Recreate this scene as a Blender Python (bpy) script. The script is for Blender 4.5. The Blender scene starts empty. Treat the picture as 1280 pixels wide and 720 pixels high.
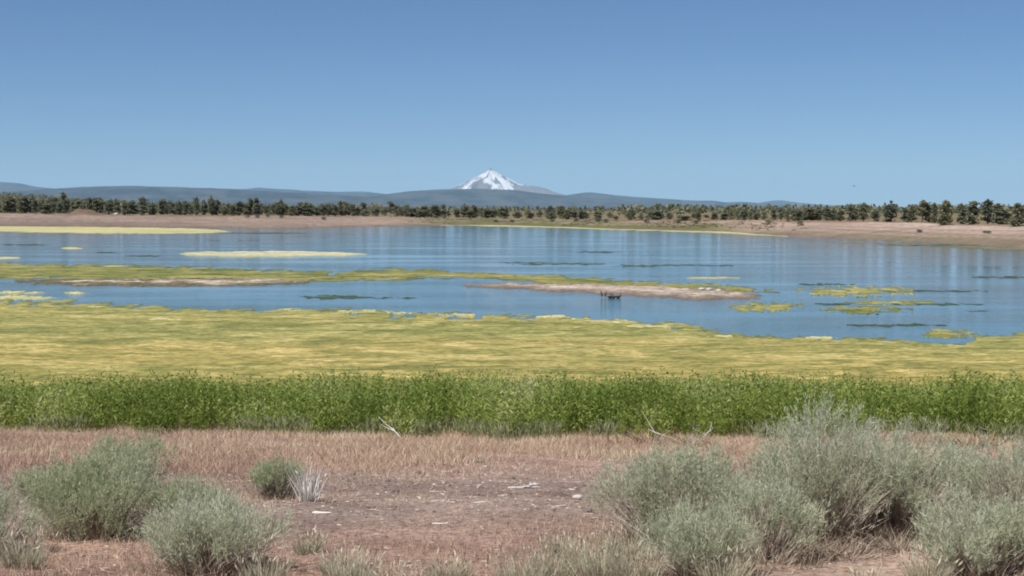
import bpy, math, random
import numpy as np

# ------------------------------------------------------------------ camera, sky, sun, exposure
FPX = 1760.0                      # focal length in pixels of a 1280 px wide picture
CAMZ = 6.5                        # eye above the lake level (z = 0)
HOR = 262.0                       # row of the horizon
PITCH = math.atan((360 - HOR) / FPX)
sc = bpy.context.scene
cam_d = bpy.data.cameras.new("camera"); cam = bpy.data.objects.new("camera", cam_d)
sc.collection.objects.link(cam)
cam_d.sensor_width = 36.0; cam_d.lens = 36.0 * FPX / 1280.0
cam_d.clip_start = 0.1; cam_d.clip_end = 400000.0
cam.location = (0, 0, CAMZ); cam.rotation_euler = (math.pi / 2 - PITCH, 0, 0)
sc.camera = cam

SUN_EL, SUN_AZ = 56.0, 214.0      # azimuth clockwise from the viewing direction (+Y)
world = bpy.data.worlds.new("World"); sc.world = world; world.use_nodes = True
wn = world.node_tree; bg = wn.nodes["Background"]
sky = wn.nodes.new("ShaderNodeTexSky"); sky.sky_type = 'NISHITA'; sky.sun_disc = False
sky.sun_elevation = math.radians(SUN_EL); sky.sun_rotation = math.radians(SUN_AZ)
sky.altitude = 1200; sky.air_density = 0.8; sky.dust_density = 0.0; sky.ozone_density = 10.0
wn.links.new(sky.outputs[0], bg.inputs[0]); bg.inputs[1].default_value = 0.053
sun_d = bpy.data.lights.new("sun", 'SUN'); sun = bpy.data.objects.new("sun", sun_d)
sc.collection.objects.link(sun)
sun_d.energy = 5.0; sun_d.angle = math.radians(0.5); sun_d.color = (1.0, 0.95, 0.88)
sun.rotation_euler = (math.radians(90 - SUN_EL), 0, math.radians(180 - SUN_AZ))
sc.view_settings.view_transform = 'Standard'; sc.view_settings.look = 'None'
sc.view_settings.exposure = 0.55; sc.view_settings.gamma = 1.0
sc.cycles.use_denoising = True; sc.cycles.filter_width = 1.9
sc.cycles.max_bounces = 6; sc.cycles.volume_bounces = 1; sc.cycles.transparent_max_bounces = 8

# ------------------------------------------------------------------ helpers
RNG = np.random.default_rng(7)
CT, ST = math.cos(PITCH), math.sin(PITCH)

def pix_dir(px, py):
    px = np.asarray(px, float); py = np.asarray(py, float)
    u = px - 640.0; v = 360.0 - py
    return u, v * ST + FPX * CT, v * CT - FPX * ST      # x, y, z (unnormalised)

def on_level(px, py, z=0.0):
    """world x, y where the ray through a pixel meets the level z"""
    dx, dy, dz = pix_dir(px, py)
    t = (z - CAMZ) / dz
    return dx * t, dy * t

def at_depth(px, py, Y):
    dx, dy, dz = pix_dir(px, py)
    t = Y / dy
    return dx * t, CAMZ + dz * t

def on_bank(px, py):
    dx, dy, dz = pix_dir(px, py)
    t = (CAMZ - 4.9) / (-dz - 0.11 * dy)
    return float(dx * t), float(dy * t)

def vnoise(x, y, seed=0):
    x = np.asarray(x, float); y = np.asarray(y, float)
    xi = np.floor(x).astype(np.int64); yi = np.floor(y).astype(np.int64)
    fx = x - xi; fy = y - yi
    fx = fx * fx * (3 - 2 * fx); fy = fy * fy * (3 - 2 * fy)
    def h(a, b):
        n = (a * 374761393 + b * 668265263 + seed * 1442695041) & 0xffffffff
        n = ((n ^ (n >> 13)) * 1274126177) & 0xffffffff
        n = (n ^ (n >> 16)) & 0xffff
        return n / 65535.0
    a = h(xi, yi); b = h(xi + 1, yi); c = h(xi, yi + 1); d = h(xi + 1, yi + 1)
    return (a + (b - a) * fx) + ((c + (d - c) * fx) - (a + (b - a) * fx)) * fy

def fbm(x, y, seed=0, oct=4):
    s = 0; a = 0.5; t = 0
    for i in range(oct):
        s = s + a * vnoise(x * 2 ** i + 17.3 * i, y * 2 ** i - 9.1 * i, seed + i); t += a; a *= 0.5
    return s / t * 2 - 1

def sstep(a, b, x):
    t = np.clip((x - a) / (b - a), 0, 1); return t * t * (3 - 2 * t)

def mesh(name, V, F, attrs=None, cols=None, smooth=False):
    """V (n,3); F (m,k) array or list of such arrays"""
    me = bpy.data.meshes.new(name)
    V = np.asarray(V, np.float32)
    Fs = F if isinstance(F, list) else [F]
    Fs = [np.asarray(f, np.int32) for f in Fs if len(f)]
    me.vertices.add(len(V)); me.vertices.foreach_set("co", V.ravel())
    loops = np.concatenate([f.ravel() for f in Fs])
    tot = np.concatenate([np.full(len(f), f.shape[1], np.int32) for f in Fs])
    start = np.concatenate([[0], np.cumsum(tot)[:-1]]).astype(np.int32)
    me.loops.add(len(loops)); me.loops.foreach_set("vertex_index", loops)
    me.polygons.add(len(tot)); me.polygons.foreach_set("loop_start", start)
    me.polygons.foreach_set("use_smooth", np.full(len(tot), smooth, bool))
    for k, a in (attrs or {}).items():
        at = me.attributes.new(k, 'FLOAT', 'POINT'); at.data.foreach_set("value", np.asarray(a, np.float32))
    for k, a in (cols or {}).items():
        at = me.attributes.new(k, 'FLOAT_COLOR', 'POINT')
        c = np.ones((len(V), 4), np.float32); c[:, :3] = a
        at.data.foreach_set("color", c.ravel())
    me.update(calc_edges=True); me.validate()
    return me

def tag(o, label=None, cat=None, group=None, kind=None):
    if label: o["label"] = label
    if cat: o["category"] = cat
    if group: o["group"] = group
    if kind: o["kind"] = kind
    return o

def link(name, me, m, parent=None, loc=(0, 0, 0), rz=0.0, s=1.0):
    o = bpy.data.objects.new(name, me); sc.collection.objects.link(o)
    if me is not None and m is not None and not len(me.materials): me.materials.append(m)
    o.parent = parent; o.location = loc; o.rotation_euler = (0, 0, rz)
    o.scale = (s, s, s) if np.isscalar(s) else s
    return o

def empty(name, loc, rz=0.0, s=1.0):
    o = link(name, None, None, None, loc, rz, s); o.empty_display_size = 0.2
    return o

def grid_faces(nr, nc, keep=None):
    i = np.arange(nr - 1)[:, None] * nc + np.arange(nc - 1)[None, :]
    F = np.stack([i, i + 1, i + 1 + nc, i + nc], -1)
    return F[keep] if keep is not None else F.reshape(-1, 4)

def compact(V, F, *arrs):
    used = np.unique(F); idx = np.full(len(V), -1); idx[used] = np.arange(len(used))
    return (V[used], idx[F]) + tuple(a[used] for a in arrs)

def unit(v): return v / np.maximum(np.linalg.norm(v, axis=-1, keepdims=True), 1e-9)

def leaves(P, D, L, W, rng):
    """diamond leaves: base P, direction D, length L, width W"""
    n = len(P); D = unit(D)
    R = unit(np.cross(D, rng.normal(size=(n, 3))))
    L = np.broadcast_to(L, (n,))[:, None]; W = np.broadcast_to(W, (n,))[:, None]
    mid = P + D * L * 0.45
    V = np.stack([P, mid + R * W * 0.5, P + D * L, mid - R * W * 0.5], 1).reshape(-1, 3)
    F = np.arange(n * 4).reshape(n, 4)
    return V, F

def ribbons(P, D, L, W, bend, rng):
    """upright grass blades of two segments: base P, direction D, drooping by bend"""
    n = len(P); D = unit(D)
    R = unit(np.cross(D, rng.normal(size=(n, 3))))
    L = np.broadcast_to(L, (n,))[:, None]; W = np.broadcast_to(W, (n,))[:, None]
    S = rng.normal(size=(n, 3)); S[:, 2] = -0.3; S = S * np.broadcast_to(bend, (n,))[:, None]
    m = P + D * L * 0.55 + S * L * 0.25; t = P + D * L + S * L
    V = np.stack([P - R * W / 2, P + R * W / 2, m + R * W * 0.4, m - R * W * 0.4, t], 1).reshape(-1, 3)
    b = np.arange(n)[:, None] * 5
    return V, [b + np.array([[0, 1, 2, 3]]), b + np.array([[3, 2, 4]])]

def tube(path, r, n=4):
    """tapered tube along path (k,3) with radii r (k,)"""
    path = np.asarray(path, float); r = np.asarray(r, float); k = len(path)
    T = unit(np.gradient(path, axis=0))
    up = np.array([0.13, 0.31, 0.94]) if abs(T[0][2]) < 0.9 else np.array([0.95, 0.2, 0.1])
    A = unit(np.cross(T, up)); B = np.cross(T, A)
    th = np.arange(n) * 2 * math.pi / n
    V = (path[:, None] + r[:, None, None] * (np.cos(th)[None, :, None] * A[:, None] + np.sin(th)[None, :, None] * B[:, None])).reshape(-1, 3)
    i = np.arange(k - 1)[:, None] * n; j = np.arange(n)[None, :]; j2 = (j + 1) % n
    F = np.stack([i + j, i + j2, i + n + j2, i + n + j], -1).reshape(-1, 4)
    return V, F

class Geo:
    def __init__(s): s.V = []; s.F = {}; s.n = 0; s.A = []
    def add(s, V, F, a=0.5):
        for f in (F if isinstance(F, list) else [F]):
            f = np.asarray(f); s.F.setdefault(f.shape[1], []).append(f + s.n)
        s.V.append(np.asarray(V, float)); s.n += len(V)
        s.A.append(np.broadcast_to(np.asarray(a, float), (len(V),)))
    def build(s, name, smooth=False):
        return mesh(name, np.concatenate(s.V), [np.concatenate(f) for f in s.F.values()], {"rnd": np.concatenate(s.A)}, smooth=smooth)

# ------------------------------------------------------------------ materials
def mat(name):
    m = bpy.data.materials.new(name); m.use_nodes = True
    nt = m.node_tree; b = nt.nodes["Principled BSDF"]
    return m, nt, b

def ramp(nt, src, stops):
    r = nt.nodes.new("ShaderNodeValToRGB"); e = r.color_ramp.elements
    while len(e) < len(stops): e.new(0.5)
    for q, (p, c) in zip(e, stops): q.position = p; q.color = (*c, 1)
    if src is not None: nt.links.new(src, r.inputs[0])
    return r.outputs[0]

def noise(nt, scale, detail=4, rough=0.55, vscale=(1, 1, 1), dist=0.0):
    g = nt.nodes.new("ShaderNodeNewGeometry"); mp = nt.nodes.new("ShaderNodeMapping")
    nt.links.new(g.outputs["Position"], mp.inputs[0]); mp.inputs["Scale"].default_value = vscale
    n = nt.nodes.new("ShaderNodeTexNoise"); nt.links.new(mp.outputs[0], n.inputs["Vector"])
    n.inputs["Scale"].default_value = scale; n.inputs["Detail"].default_value = detail
    n.inputs["Roughness"].default_value = rough; n.inputs["Distortion"].default_value = dist
    return n.outputs["Fac"]

def mix(nt, fac, a, b, mode='MIX'):
    x = nt.nodes.new("ShaderNodeMix"); x.data_type = 'RGBA'; x.blend_type = mode
    for s, v in ((x.inputs[0], fac), (x.inputs[6], a), (x.inputs[7], b)):
        if isinstance(v, (int, float)): s.default_value = v
        elif isinstance(v, tuple): s.default_value = (*v, 1)
        else: nt.links.new(v, s)
    return x.outputs[2]

def attr(nt, name, col=False):
    a = nt.nodes.new("ShaderNodeAttribute"); a.attribute_name = name
    return a.outputs["Color"] if col else a.outputs["Fac"]

def bump(nt, b, h, strength, dist):
    n = nt.nodes.new("ShaderNodeBump"); n.inputs["Strength"].default_value = strength; n.inputs["Distance"].default_value = dist
    nt.links.new(h, n.inputs["Height"]); nt.links.new(n.outputs[0], b.inputs["Normal"])

def rescale(nt, src, lo, hi):
    m = nt.nodes.new("ShaderNodeMapRange"); nt.links.new(src, m.inputs[0])
    m.inputs[1].default_value = lo; m.inputs[2].default_value = hi; return m.outputs[0]

def leaf_mat(name, stops, trans=0.25, per_object=0.0, rough=0.6):
    m, nt, b = mat(name)
    c = ramp(nt, attr(nt, "rnd"), stops)
    if per_object:
        oi = nt.nodes.new("ShaderNodeObjectInfo")
        c = mix(nt, per_object, c, ramp(nt, oi.outputs["Random"], [(0, (0.55, 0.6, 0.75)), (0.5, (1, 1, 1)), (1, (1.35, 1.2, 0.9))]), 'MULTIPLY')
    nt.links.new(c, b.inputs["Base Color"]); b.inputs["Roughness"].default_value = rough
    b.inputs["Specular IOR Level"].default_value = 0.25
    if trans:
        t = nt.nodes.new("ShaderNodeBsdfTranslucent"); nt.links.new(c, t.inputs[0])
        x = nt.nodes.new("ShaderNodeMixShader"); x.inputs[0].default_value = trans
        nt.links.new(b.outputs[0], x.inputs[1]); nt.links.new(t.outputs[0], x.inputs[2])
        nt.links.new(x.outputs[0], nt.nodes["Material Output"].inputs[0])
    return m

# ground: the tint of each zone comes from the mesh, grain and patches from noise
M_ground, nt, b = mat("dry_ground")
c = attr(nt, "tint", True)
c = mix(nt, 1.0, c, ramp(nt, noise(nt, 0.9, 6, 0.65), [(0.36, (0.76, 0.74, 0.74)), (0.5, (1, 1, 1)), (0.64, (1.22, 1.19, 1.14))]), 'MULTIPLY')
c = mix(nt, 1.0, c, ramp(nt, noise(nt, 14, 5, 0.7), [(0.38, (0.55, 0.53, 0.53)), (0.5, (1, 1, 1)), (0.62, (1.32, 1.30, 1.27))]), 'MULTIPLY')
c = mix(nt, 1.0, c, ramp(nt, noise(nt, 0.05, 5, 0.6, (1, 2.5, 1)), [(0.3, (0.8, 0.8, 0.78)), (0.5, (1, 1, 1)), (0.7, (1.16, 1.14, 1.12))]), 'MULTIPLY')
nt.links.new(c, b.inputs["Base Color"]); b.inputs["Roughness"].default_value = 0.95; b.inputs["Specular IOR Level"].default_value = 0.1
bump(nt, b, noise(nt, 22, 6, 0.75), 0.7, 0.03)

# lake water
M_water, nt, b = mat("lake_water")
b.inputs["Base Color"].default_value = (0.055, 0.115, 0.125, 1)
b.inputs["Roughness"].default_value = 0.065; b.inputs["IOR"].default_value = 1.33
n1 = noise(nt, 2.2, 3, 0.55, (0.7, 1.3, 1)); n2 = noise(nt, 0.05, 3, 0.5, (0.6, 2.0, 1))
mm = nt.nodes.new("ShaderNodeMath"); mm.operation = 'MULTIPLY'
nt.links.new(n1, mm.inputs[0]); nt.links.new(rescale(nt, n2, 0.3, 0.65), mm.inputs[1])
bump(nt, b, mm.outputs[0], 1.0, 0.04)

# algae mats
def algae_mat(name, stops, edge, edge_w=0.6, dried=False):
    m, nt, b = mat(name)
    f = noise(nt, 0.34, 8, 0.70, (0.55, 1.0, 1), 1.2)
    c = ramp(nt, f, stops)
    g = noise(nt, 2.2, 5, 0.7, (0.6, 1.0, 1))
    big = noise(nt, 0.035, 4, 0.55, (0.5, 1.6, 1))
    c = mix(nt, 1.0, c, ramp(nt, big, [(0.35, (0.80, 0.86, 0.78)), (0.5, (1, 1, 1)), (0.65, (1.16, 1.08, 1.08))]), 'MULTIPLY')
    c = mix(nt, 1.0, c, ramp(nt, g, [(0.38, (0.62, 0.70, 0.62)), (0.5, (1, 1, 1)), (0.62, (1.3, 1.25, 1.2))]), 'MULTIPLY')
    sp = noise(nt, 1.1, 5, 0.75, (0.5, 1.0, 1), 0.6)
    c = mix(nt, ramp(nt, sp, [(0.36, (0.75, 0.75, 0.75)), (0.43, (0, 0, 0))]), c, edge)
    if dried:
        sx = nt.nodes.new("ShaderNodeSeparateXYZ"); gg = nt.nodes.new("ShaderNodeNewGeometry"); nt.links.new(gg.outputs["Position"], sx.inputs[0])
        ad = nt.nodes.new("ShaderNodeMath"); ad.operation = 'MULTIPLY_ADD'; nt.links.new(big, ad.inputs[0]); ad.inputs[1].default_value = -45.0; nt.links.new(sx.outputs["Y"], ad.inputs[2])
        c = mix(nt, rescale(nt, ad.outputs[0], 50.0, 28.0), c, mix(nt, 1.0, c, (1.12, 1.0, 0.92), 'MULTIPLY'))
    c = mix(nt, ramp(nt, attr(nt, "edge"), [(0.0, (1, 1, 1)), (edge_w, (0, 0, 0))]), c, edge)
    nt.links.new(c, b.inputs["Base Color"]); b.inputs["Roughness"].default_value = 0.85; b.inputs["Specular IOR Level"].default_value = 0.15
    fine = noise(nt, 7.0, 4, 0.7, (0.5, 1.0, 1))
    c2 = mix(nt, 1.0, c, ramp(nt, fine, [(0.36, (0.62, 0.66, 0.58)), (0.5, (1, 1, 1)), (0.64, (1.3, 1.27, 1.24))]), 'MULTIPLY')
    nt.links.new(c2, b.inputs['Base Color'])
    bump(nt, b, g, 0.8, 0.08)
    return m
M_algae = algae_mat("algae_yellow_green", [(0.38, (0.125, 0.135, 0.045)), (0.46, (0.195, 0.19, 0.064)), (0.54, (0.26, 0.235, 0.085)), (0.63, (0.38, 0.33, 0.145))], (0.075, 0.092, 0.038), 0.55, True)
M_algae2 = algae_mat("algae_olive", [(0.40, (0.085, 0.105, 0.033)), (0.5, (0.17, 0.168, 0.055)), (0.6, (0.29, 0.255, 0.105))], (0.062, 0.082, 0.04), 0.6)
M_pale = algae_mat("algae_bleached", [(0.3, (0.30, 0.285, 0.13)), (0.5, (0.38, 0.355, 0.19)), (0.7, (0.46, 0.42, 0.27))], (0.22, 0.22, 0.08), 0.3)
M_bank = algae_mat("dull_algae", [(0.3, (0.09, 0.095, 0.05)), (0.5, (0.15, 0.14, 0.075)), (0.7, (0.25, 0.22, 0.13))], (0.07, 0.07, 0.045), 0.4)
M_weed = algae_mat("water_weed", [(0.3, (0.035, 0.055, 0.03)), (0.7, (0.07, 0.095, 0.05))], (0.03, 0.05, 0.04), 0.5)
M_bar = algae_mat("gravel_bar", [(0.4, (0.22, 0.18, 0.155)), (0.5, (0.32, 0.265, 0.23)), (0.6, (0.42, 0.36, 0.325))], (0.11, 0.082, 0.065), 0.55)
M_mudbar = algae_mat("mud_bar", [(0.4, (0.11, 0.095, 0.065)), (0.5, (0.20, 0.175, 0.13)), (0.58, (0.42, 0.38, 0.33))], (0.07, 0.062, 0.035), 0.7)
M_drybar = algae_mat("dried_algae_bar", [(0.38, (0.36, 0.33, 0.23)), (0.5, (0.43, 0.40, 0.305)), (0.62, (0.48, 0.45, 0.37))], (0.30, 0.30, 0.13), 0.3)

# far hills and the snow peak
def hill_mat(name, a, b2, scale):
    m, nt, b = mat(name)
    c = ramp(nt, noise(nt, scale, 6, 0.6), [(0.42, a), (0.58, b2)])
    nt.links.new(c, b.inputs["Base Color"]); b.inputs["Roughness"].default_value = 1.0; b.inputs["Specular IOR Level"].default_value = 0
    return m
M_hill = hill_mat("forested_hill", (0.018, 0.023, 0.030), (0.055, 0.058, 0.060), 0.0013)
M_peak, nt, b = mat("snow_and_rock")
c = mix(nt, attr(nt, "snow"), ramp(nt, noise(nt, 0.002, 5, 0.6), [(0.35, (0.09, 0.08, 0.08)), (0.65, (0.15, 0.135, 0.135))]), (0.52, 0.53, 0.55))
nt.links.new(c, b.inputs["Base Color"]); b.inputs["Roughness"].default_value = 0.9

M_sage = leaf_mat("sage_leaf", [(0, (0.33, 0.355, 0.235)), (0.5, (0.46, 0.485, 0.345)), (1, (0.58, 0.59, 0.45))], 0.48)
M_sage_g = leaf_mat("green_sage_leaf", [(0, (0.28, 0.32, 0.18)), (0.5, (0.40, 0.435, 0.275)), (1, (0.52, 0.54, 0.38))], 0.48)
M_scrub = leaf_mat("olive_scrub", [(0, (0.07, 0.075, 0.03)), (0.5, (0.12, 0.11, 0.055)), (1, (0.19, 0.155, 0.09))], 0.2)
M_greyweed = leaf_mat("grey_green_weed_leaf", [(0, (0.16, 0.19, 0.08)), (0.5, (0.25, 0.27, 0.14)), (1, (0.36, 0.36, 0.22))], 0.4)
M_wood = leaf_mat("sage_wood", [(0, (0.20, 0.165, 0.135)), (0.5, (0.36, 0.305, 0.25)), (1, (0.52, 0.46, 0.39))], 0, rough=0.9)
M_skirt = leaf_mat("dry_stem", [(0, (0.20, 0.15, 0.11)), (0.5, (0.34, 0.275, 0.20)), (1, (0.48, 0.42, 0.32))], 0.3, rough=0.9)
M_twig = leaf_mat("bare_twig", [(0, (0.10, 0.08, 0.065)), (0.5, (0.20, 0.16, 0.125)), (1, (0.33, 0.275, 0.225))], 0, rough=0.9)
M_dead = leaf_mat("bleached_wood", [(0, (0.36, 0.33, 0.31)), (0.5, (0.48, 0.45, 0.43)), (1, (0.60, 0.57, 0.54))], 0, rough=0.9)
M_driedflower = leaf_mat("dry_brown_stalk", [(0, (0.16, 0.11, 0.07)), (0.5, (0.26, 0.18, 0.11)), (1, (0.40, 0.30, 0.19))], 0.15, rough=0.9)
M_grass = leaf_mat("dry_red_grass", [(0, (0.27, 0.165, 0.13)), (0.45, (0.40, 0.28, 0.21)), (0.75, (0.49, 0.37, 0.26)), (1, (0.56, 0.47, 0.34))], 0.25)
M_straw = leaf_mat("straw_grass", [(0, (0.26, 0.25, 0.16)), (0.5, (0.38, 0.35, 0.25)), (1, (0.52, 0.48, 0.37))], 0.25)
M_weeds = leaf_mat("green_weed_leaf", [(0, (0.13, 0.185, 0.032)), (0.45, (0.225, 0.295, 0.062)), (0.8, (0.33, 0.39, 0.11)), (1, (0.43, 0.43, 0.21))], 0.48)
M_juniper = leaf_mat("juniper_foliage", [(0, (0.095, 0.115, 0.072)), (0.5, (0.165, 0.178, 0.118)), (1, (0.24, 0.24, 0.16))], 0.4, 0.5)
M_bark = leaf_mat("juniper_bark", [(0, (0.10, 0.08, 0.065)), (1, (0.18, 0.145, 0.12))], 0, rough=0.95)
M_feather = leaf_mat("dark_feather", [(0, (0.012, 0.012, 0.013)), (1, (0.05, 0.045, 0.04))], 0, rough=0.6)
M_bill = leaf_mat("dull_bill", [(0, (0.12, 0.10, 0.05)), (1, (0.2, 0.16, 0.08))], 0)
M_stone = leaf_mat("dark_stone", [(0, (0.09, 0.075, 0.07)), (1, (0.20, 0.17, 0.155))], 0, rough=0.9)
M_palestone = leaf_mat("pale_stone", [(0, (0.33, 0.30, 0.27)), (1, (0.46, 0.43, 0.40))], 0, rough=0.9)

# ------------------------------------------------------------------ terrain
CX = [-600, 0, 150, 270, 350, 430, 560, 640, 700, 760, 830, 900, 1000, 1100, 1200, 1280, 1700]
CY = [282, 283, 284, 284, 285, 283, 281.5, 282, 284, 286, 288, 290, 296, 300, 305, 310, 318]
TX = [-600, 0, 150, 300, 430, 560, 640, 760, 900, 1000, 1100, 1200, 1280, 1700]
TY = [266, 266, 268, 269, 270, 272, 273, 275, 275, 276, 277, 280, 281, 283]
MX = [-600, 0, 150, 430, 560, 640, 760, 900, 1000, 1100, 1200, 1280, 1700]
MD = [95, 95, 95, 100, 110, 110, 90, 75, 70, 65, 60, 58, 50]

def shore_y(px):
    s = np.interp(px, CX, CY); return on_level(np.full_like(s, 640.0), s)[1]
def tree_y(px): return shore_y(px) + np.interp(px, MX, MD)
def tree_z(px):
    ty = np.interp(px, TX, TY); Y = tree_y(px)
    return CAMZ - (ty - HOR) / FPX * Y

def to_px(x, y):
    return 640 + FPX * np.clip(np.where(y > 1, x / np.maximum(y, 1), np.sign(x) * 5), -5, 5)

def ground_z(x, y, fine=True):
    x = np.asarray(x, float); y = np.asarray(y, float)
    px = np.clip(to_px(x, y), -600, 1700)
    near = 4.9 - 0.11 * np.clip(y, -25, 60)
    S = shore_y(px) + 10 * fbm(x / 45, y / 45, 3, 3)
    M = np.interp(px, MX, MD); Z = tree_z(px)
    t = (y - S) / M
    far = np.where(t < 1, Z * np.sign(t) * np.abs(np.clip(t, -0.5, 1)) ** 0.75,
                   Z + (3.2 - Z) * sstep(0, 1, (y - S - M) / 900.0))
    # hill on the far left and a gentle roll
    hx = to_px(x, y)
    hill = 46 * sstep(380, -150, hx) * sstep(900, 3300, y) * sstep(9000, 4500, y)
    far = far + hill + np.where(t > 1, 0.9 * fbm(x / 160, y / 160, 5, 3) * sstep(0, 150, y - S - M), 0)
    # the brown mound behind the left beach
    mx, mz = at_depth(105, 268, 606.0)
    far = far + 3.4 * np.exp(-(((x - mx) / 6.5) ** 2 + ((y - 606) / 8) ** 2)) * (1 + 0.4 * fbm(x / 3, y / 3, 71, 3))
    z = np.where(y < 60, near, np.where(t > -0.3, far, -1.6))
    z = np.where((y > 45) & (y < 60), np.maximum(near, -1.6), z)
    z = np.maximum(z, -1.6)
    if fine:
        a = sstep(60, 40, y)
        z = z + a * (0.05 * fbm(x / 1.3, y / 1.3, 11, 4) + 0.10 * fbm(x / 5, y / 5, 13, 2))
        b_ = (t > 0) & (y < 2500)
        z = z + np.where(b_, 0.25 * fbm(x / 12, y / 20, 21, 3) * np.clip(t * 4, 0, 1), 0)
    return z

def lerp(a, b, t): return a + (b - a) * t[..., None]

def ground_tint(x, y):
    px = to_px(x, y); pxc = np.clip(px, -600, 1700)
    n1 = fbm(x / 2.2, y / 2.2, 31, 4); n2 = fbm(x / 60, y / 30, 33, 4)
    S = shore_y(pxc); t = (y - S) / np.interp(pxc, MX, MD)
    soil = np.array([0.265, 0.18, 0.145]); bare = np.array([0.235, 0.18, 0.155]); pale = np.array([0.33, 0.245, 0.20])
    dark = np.array([0.17, 0.12, 0.095])
    c = np.broadcast_to(soil, x.shape + (3,)).copy()
    # worn strip running across the bank, pale dust near the right-hand shrubs
    c = lerp(c, bare, sstep(12.5, 15, y + n1 * 1.5) * sstep(23.5, 20, y + n1 * 1.5))
    c = lerp(c, pale, sstep(1.4, 0.6, np.hypot((x - 2.9) / 1.3, (y - 11.0) / 1.0) + 0.4 * n1))
    c = c * (1 + 0.30 * fbm(x / 0.7, y / 0.9, 39, 4) + 0.18 * fbm(x / 3.0, y / 2.0, 41, 3))[..., None]
    c = lerp(c, dark, sstep(31, 34, y + n1) * sstep(60, 50, y))
    # far shore
    beach = np.array([0.265, 0.203, 0.168]); mud = np.array([0.19, 0.15, 0.13]); olive = np.array([0.098, 0.103, 0.042]); dry = np.array([0.175, 0.13, 0.088]); plain = np.array([0.15, 0.125, 0.075])
    fc = np.broadcast_to(beach, x.shape + (3,)).copy()
    fc = lerp(fc, mud, sstep(360, 100, px) * sstep(0.75, 0.2, t + 0.2 * n2))
    mid = sstep(480, 580, px + 40 * n2) * sstep(1010, 860, px + 60 * n2)
    fc = lerp(fc, lerp(np.broadcast_to(olive, fc.shape), dry, sstep(0.55, 1.0, t + 0.35 * n2 + (px - 720) / 700)), mid)
    st = fbm(x / 25, (y - S) / 2.2, 37, 4)
    fc = lerp(fc, np.array([0.135, 0.115, 0.078]), sstep(0.50, 0.18, t + 0.30 * st) * sstep(930, 1080, px) * 0.85)
    fc = lerp(fc, np.array([0.33, 0.27, 0.235]), sstep(0.10, 0.35, st) * sstep(0.15, 0.4, t) * 0.55)
    fc = lerp(fc, np.array([0.16, 0.125, 0.105]), sstep(-0.10, -0.35, st) * 0.5)
    fc = lerp(fc, np.array([0.34, 0.285, 0.245]), sstep(0.72, 0.82, t + 0.1 * st) * sstep(0.97, 0.9, t) * sstep(1050, 1150, px) * 0.8)
    fc = lerp(fc, mud * 0.7, sstep(0.10, 0.0, t + 0.05 * n2) * 0.7)
    fc = lerp(fc, dry, sstep(0.85, 1.0, t + 0.15 * n2))
    fc = lerp(fc, plain, sstep(1.1, 2.0, t + 0.3 * n2))
    fc = lerp(fc, np.array([0.085, 0.08, 0.052]), sstep(500, 200, px) * sstep(850, 1300, y) * sstep(12000, 6000, y))
    fc = fc * (1 - 0.16 * sstep(560, 380, px) * sstep(1.1, 0.95, t))[..., None]
    mx = at_depth(105, 268, 606.0)[0]
    fc = lerp(fc, np.array([0.12, 0.085, 0.065]), sstep(1.6, 1.1, np.hypot((x - mx) / 8.0, (y - 606) / 9)))
    m = sstep(50, 62, y)
    return c * (1 - m[..., None]) + fc * m[..., None]

# one sheet, fine where the eye is close, coarse far off
r = np.concatenate([np.geomspace(0.6, 60, 250), np.geomspace(63, 230, 14), np.geomspace(234, 900, 130), np.geomspace(915, 150000, 60)])
th = np.concatenate([np.linspace(-math.pi, -0.62, 34), np.linspace(-0.6, -0.4, 24), np.linspace(-0.396, 0.396, 260), np.linspace(0.4, 0.6, 24), np.linspace(0.62, math.pi, 34)])
RR, TT = np.meshgrid(r, th, indexing='ij')
gx = RR * np.sin(TT); gy = RR * np.cos(TT)
gz = ground_z(gx, gy)
V = np.stack([gx, gy, gz], -1).reshape(-1, 3); F = grid_faces(len(r), len(th))[:, ::-1]
V = np.concatenate([V, [[0, 0, float(ground_z(np.array([0.]), np.array([0.]))[0])]]]); n = len(th)
cap = np.stack([np.full(n - 1, len(V) - 1), np.arange(n - 1) + 1, np.arange(n - 1)], -1)
tint = np.concatenate([ground_tint(gx, gy).reshape(-1, 3), [[0.285, 0.195, 0.155]]])
o = link("ground", mesh("ground", V, [F, cap], cols={"tint": tint}, smooth=True), M_ground)
tag(o, "dry reddish bank, lake shores and the plain beyond", "ground", kind="structure")

# the lake
xs = np.concatenate([np.linspace(-2500, -260, 12), np.linspace(-240, 240, 25), np.linspace(260, 2500, 12)])
ys = np.concatenate([np.linspace(38, 120, 10), np.linspace(140, 720, 30)])
X, Y = np.meshgrid(xs, ys); V = np.stack([X, Y, np.zeros_like(X)], -1).reshape(-1, 3)
o = link("lake_water", mesh("lake_water", V, grid_faces(len(ys), len(xs)), smooth=True), M_water)
tag(o, "calm blue lake water between the algae and the far shore", "water", kind="structure")

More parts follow.
